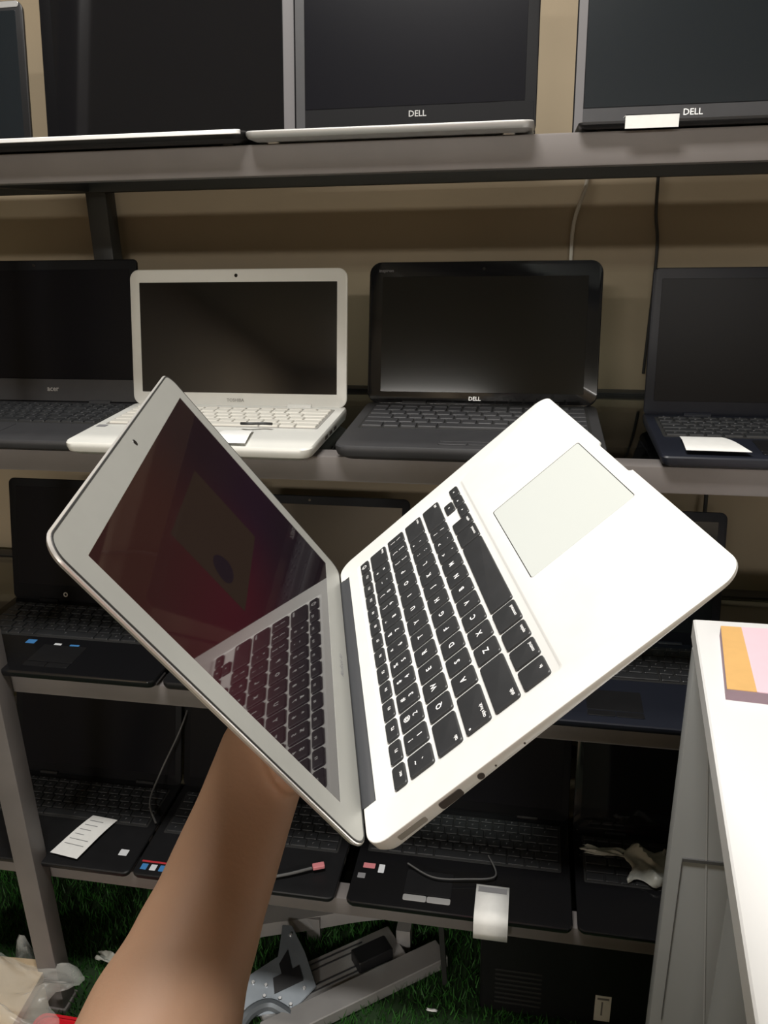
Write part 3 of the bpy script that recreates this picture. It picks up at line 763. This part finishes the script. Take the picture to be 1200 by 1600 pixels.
bm = bmesh.new(); add_text(bm, 'MacBook Air', TM(W/2, .0105, .0004, .0052), 0, .004); finish(bm, 'logo', 'ink', lid, smooth=False)

# ------------------------------------------------------------ person holding the laptop
def wp(u_, v_, z): return CAMPOS+(M_R*((u_-600)/1272)+M_D*((v_-800)/1272)+M_F)*z
MBW = lambda x, y, z: LM @ Vector((x, y, z))
def capsule(bm, pts, rs, n=20, flat=None):
    """lofted limb; pts control points, rs (r or (ra, rb)); flat = direction of the ra axis"""
    k = 6; P = spline(pts, k); L = []
    rs = [(a, a) if not isinstance(a, tuple) else a for a in rs]
    ax = Vector(flat) if flat else None
    uu = None
    for i, p in enumerate(P):
        t = i/k; a = min(int(t), len(rs)-2); f = t-a; f = f*f*(3-2*f)
        ra = rs[a][0]*(1-f)+rs[a+1][0]*f; rb = rs[a][1]*(1-f)+rs[a+1][1]*f
        tg = (P[min(i+1, len(P)-1)]-P[max(i-1, 0)]).normalized()
        q = ax if ax else (uu or tg.orthogonal())
        uu = (q-tg*q.dot(tg)).normalized(); vv = tg.cross(uu)
        def lp(c, s): return [c+(uu*math.cos(2*PI*j/n)*ra+vv*math.sin(2*PI*j/n)*rb)*s for j in range(n)]
        if i == 0:
            for q_ in (.35, .7, .92): L.append(lp(p-tg*min(ra, rb)*math.sqrt(1-q_*q_), q_))
        L.append(lp(p, 1))
        if i == len(P)-1:
            for q_ in (.92, .7, .35): L.append(lp(p+tg*min(ra, rb)*math.sqrt(1-q_*q_), q_))
    loft(bm, L)
person = empty('person', (-.10, -.42, 0), 'person in a red shirt holding up the thin silver laptop', 'person')
bm = bmesh.new()
wrist = wp(418, 1165, .525); f1 = wp(388, 1250, .50); f2 = wp(339, 1382, .465); f3 = wp(300, 1482, .44); f4 = wp(252, 1602, .412); elbow = wp(190, 1760, .375)
side = M_R
shoulder = Vector((-.265, -.33, 1.36))
capsule(bm, [wrist, f1, f2, f3, f4, elbow], [(.0300, .022), (.0300, .024), (.0318, .029), (.0345, .033), (.0405, .038), (.041, .040)], 24, side)
capsule(bm, [elbow, elbow.lerp(shoulder, .35)+Vector((-.01, 0, -.01)), elbow.lerp(shoulder, .7), shoulder], [.041, .044, .048, .056], 20)
# hand cupping the hinge spine: palm behind the lid, fingers under the base
ce = MBW(.155, .012, -.012)                    # spine point
palm0 = wrist; palm1 = MBW(.105, .030, .030); palm2 = MBW(.150, .026, .000)
capsule(bm, [palm0, wrist.lerp(palm1, .5)+M_F*.012, palm1, palm2], [(.028, .020), (.036, .018), (.041, .016), (.040, .0145)], 20, (LM.to_3x3() @ Vector((1, -.2, .6))))
fing = [(.118, .060, .0088), (.140, .074, .0092), (.161, .069, .0090), (.182, .054, .0080)]
FG = []
for fx, ln, fr_ in fing:
    a = MBW(fx-.008, .018, -.004); b = MBW(fx, .004, -.0225); c = MBW(fx+.006, -.5*ln, -.0240); d = MBW(fx+.010, -ln, -.0185)
    capsule(bm, [a, b, c, d], [fr_*1.08, fr_*1.05, fr_*.95, fr_*.8], 14); FG.append((c, d, fr_))
a = MBW(.090, .026, .020); b = MBW(.105, .020, .045); c = MBW(.125, .0180, .070); capsule(bm, [a, b, c], [.0125, .011, .0088], 14)
# torso, neck, head, right arm towards the phone
chest = Vector((-.10, -.47, 1.28))
capsule(bm, [Vector((-.10, -.47, .93)), Vector((-.10, -.48, 1.08)), Vector((-.10, -.47, 1.25)), Vector((-.10, -.48, 1.38)), Vector((-.10, -.48, 1.43))],
        [(.165, .115), (.150, .105), (.180, .120), (.165, .085), (.075, .065)], 28, (1, 0, 0))
capsule(bm, [Vector((-.25, -.47, 1.385)), shoulder+Vector((0, -.03, 0)), shoulder], [.060, .062, .058], 18)
capsule(bm, [Vector((.04, -.47, 1.385)), Vector((.09, -.44, 1.36)), Vector((.13, -.34, 1.20)), Vector((.15, -.24, 1.16)), Vector((.10, -.16, 1.32)), Vector((.07, -.11, 1.42))],
        [.058, .055, .044, .040, .034, .027], 18)
capsule(bm, [Vector((-.10, -.47, 1.40)), Vector((-.09, -.45, 1.50))], [.056, .054], 18)
hc = Vector((-.08, -.42, 1.605)); 
for q in range(1):
    hm = Matrix.Translation(hc) @ Matrix.Rotation(math.radians(-12), 4, 'X')
    bmesh.ops.create_uvsphere(bm, u_segments=28, v_segments=20, radius=1, matrix=hm @ Matrix.Diagonal((.074, .092, .108, 1)))
    bmesh.ops.create_uvsphere(bm, u_segments=20, v_segments=14, radius=1, matrix=hm @ Matrix.Translation((0, .035, -.062)) @ Matrix.Diagonal((.052, .055, .055, 1)))
    bmesh.ops.create_uvsphere(bm, u_segments=12, v_segments=8, radius=1, matrix=hm @ Matrix.Translation((0, .095, -.012)) @ Matrix.Diagonal((.014, .020, .026, 1)))
    bmesh.ops.create_uvsphere(bm, u_segments=12, v_segments=8, radius=1, matrix=hm @ Matrix.Translation((0, .088, -.052)) @ Matrix.Diagonal((.025, .010, .010, 1)))
    for s in (-1, 1):
        bmesh.ops.create_uvsphere(bm, u_segments=12, v_segments=8, radius=1, matrix=hm @ Matrix.Translation((s*.076, -.005, -.005)) @ Matrix.Diagonal((.010, .020, .032, 1)))
        bmesh.ops.create_uvsphere(bm, u_segments=12, v_segments=8, radius=1, matrix=hm @ Matrix.Translation((s*.032, .080, .026)) @ Matrix.Diagonal((.024, .010, .009, 1)))
# right hand fingers, loosely curled around the phone
for k in range(4):
    a = Vector((.068-.004*k, -.10, 1.425-.004*k+.018*k*.0)); dz = .018*k
    capsule(bm, [Vector((.065, -.105, 1.425+dz*.6)), Vector((.078, -.075, 1.44+dz)), Vector((.070, -.048, 1.445+dz)), Vector((.050, -.040, 1.447+dz))], [.010, .0092, .0088, .0075], 12)
capsule(bm, [Vector((.055, -.115, 1.43)), Vector((.040, -.095, 1.46)), Vector((.030, -.075, 1.475))], [.012, .0105, .009], 12)
# legs down to the floor
for s in (-1, 1):
    capsule(bm, [Vector((-.10+s*.085, -.47, .93)), Vector((-.10+s*.09, -.46, .50)), Vector((-.10+s*.095, -.48, .10)), Vector((-.10+s*.10, -.46, .045))], [.085, .060, .042, .04], 18)
    capsule(bm, [Vector((-.10+s*.10, -.50, .035)), Vector((-.10+s*.115, -.30, .025))], [.034, .028], 14)
o = finish(bm, 'body', 'skin', person); o.matrix_parent_inverse = Matrix.Translation((.10, .42, 0))
md = o.modifiers.new('r', 'REMESH'); md.mode = 'VOXEL'; md.voxel_size = .0031; md.use_smooth_shade = True
md = o.modifiers.new('s', 'SMOOTH'); md.iterations = 6; md.factor = .5
def worn(name, m, bm, vox=.006):
    o = finish(bm, name, m, person); o.matrix_parent_inverse = Matrix.Translation((.10, .42, 0))
    md = o.modifiers.new('r', 'REMESH'); md.mode = 'VOXEL'; md.voxel_size = vox; md.use_smooth_shade = True
    md = o.modifiers.new('s', 'SMOOTH'); md.iterations = 6; return o
bm = bmesh.new()
capsule(bm, [Vector((-.10, -.47, .90)), Vector((-.10, -.48, 1.08)), Vector((-.10, -.47, 1.25)), Vector((-.10, -.48, 1.375)), Vector((-.10, -.48, 1.415))],
        [(.185, .135), (.172, .125), (.195, .135), (.178, .10), (.090, .078)], 28, (1, 0, 0))
capsule(bm, [Vector((-.25, -.47, 1.385)), shoulder, shoulder.lerp(elbow, .22)], [.066, .062, .058], 18)
capsule(bm, [Vector((.04, -.47, 1.385)), Vector((.09, -.44, 1.36)), Vector((.118, -.375, 1.26))], [.066, .061, .056], 18)
worn('shirt', 'shirt', bm)
bm = bmesh.new()
for s in (-1, 1):
    capsule(bm, [Vector((-.10+s*.075, -.47, .93)), Vector((-.10+s*.09, -.46, .50)), Vector((-.10+s*.095, -.48, .09))], [.105, .078, .065], 18)
worn('trousers', 'trouser', bm, .008)
bm = bmesh.new()
bmesh.ops.create_uvsphere(bm, u_segments=24, v_segments=16, radius=1, matrix=hm @ Matrix.Translation((0, -.018, .022)) @ Matrix.Diagonal((.080, .090, .100, 1)))
worn('hair', 'hair', bm)
X['eye'] = mat('eye_white', (.7, .7, .68), .2); X['iris'] = mat('brown_iris', (.03, .015, .008), .15); X['shoe'] = mat('dark_shoe_leather', (.02, .018, .016), .4); X['lip'] = mat('lips', (.28, .11, .09), .5)
for s_ in (-1, 1):
    bm = bmesh.new(); bmesh.ops.create_uvsphere(bm, u_segments=16, v_segments=12, radius=1, matrix=hm @ Matrix.Translation((s_*.031, .0865, .012)) @ Matrix.Diagonal((.0125, .0085, .0065, 1)))
    e_ = finish(bm, 'eye', 'eye', person); e_.matrix_parent_inverse = Matrix.Translation((.10, .42, 0))
    bm = bmesh.new(); bmesh.ops.create_uvsphere(bm, u_segments=12, v_segments=8, radius=1, matrix=hm @ Matrix.Translation((s_*.031, .0935, .012)) @ Matrix.Diagonal((.0052, .0025, .0052, 1)))
    finish(bm, 'iris', 'iris', e_)
    bm = bmesh.new(); capsule(bm, [Vector((-.10+s_*.10, -.525, .048)), Vector((-.10+s_*.105, -.44, .046)), Vector((-.10+s_*.118, -.29, .038))], [(.040, .046), (.045, .046), (.040, .030)], 18, (1, 0, 0))
    worn('shoe', 'shoe', bm)
bm = bmesh.new(); bmesh.ops.create_uvsphere(bm, u_segments=14, v_segments=8, radius=1, matrix=hm @ Matrix.Translation((0, .0955, -.052)) @ Matrix.Diagonal((.021, .005, .006, 1)))
e_ = finish(bm, 'mouth', 'lip', person); e_.matrix_parent_inverse = Matrix.Translation((.10, .42, 0))
# phone that takes the picture (lens just behind the camera point)
r = empty('phone', (.01, -.03, 1.47), 'dark phone in the person\'s right hand', 'phone')
bm = bmesh.new(); slab(bm, -.038, -.078, .038, .078, -.0045, .0045, .010, .002); bmesh.ops.transform(bm, matrix=Matrix.Rotation(PI/2-.35, 4, 'X'), verts=bm.verts[:]); finish(bm, 'phone_body', 'blkgloss', r)
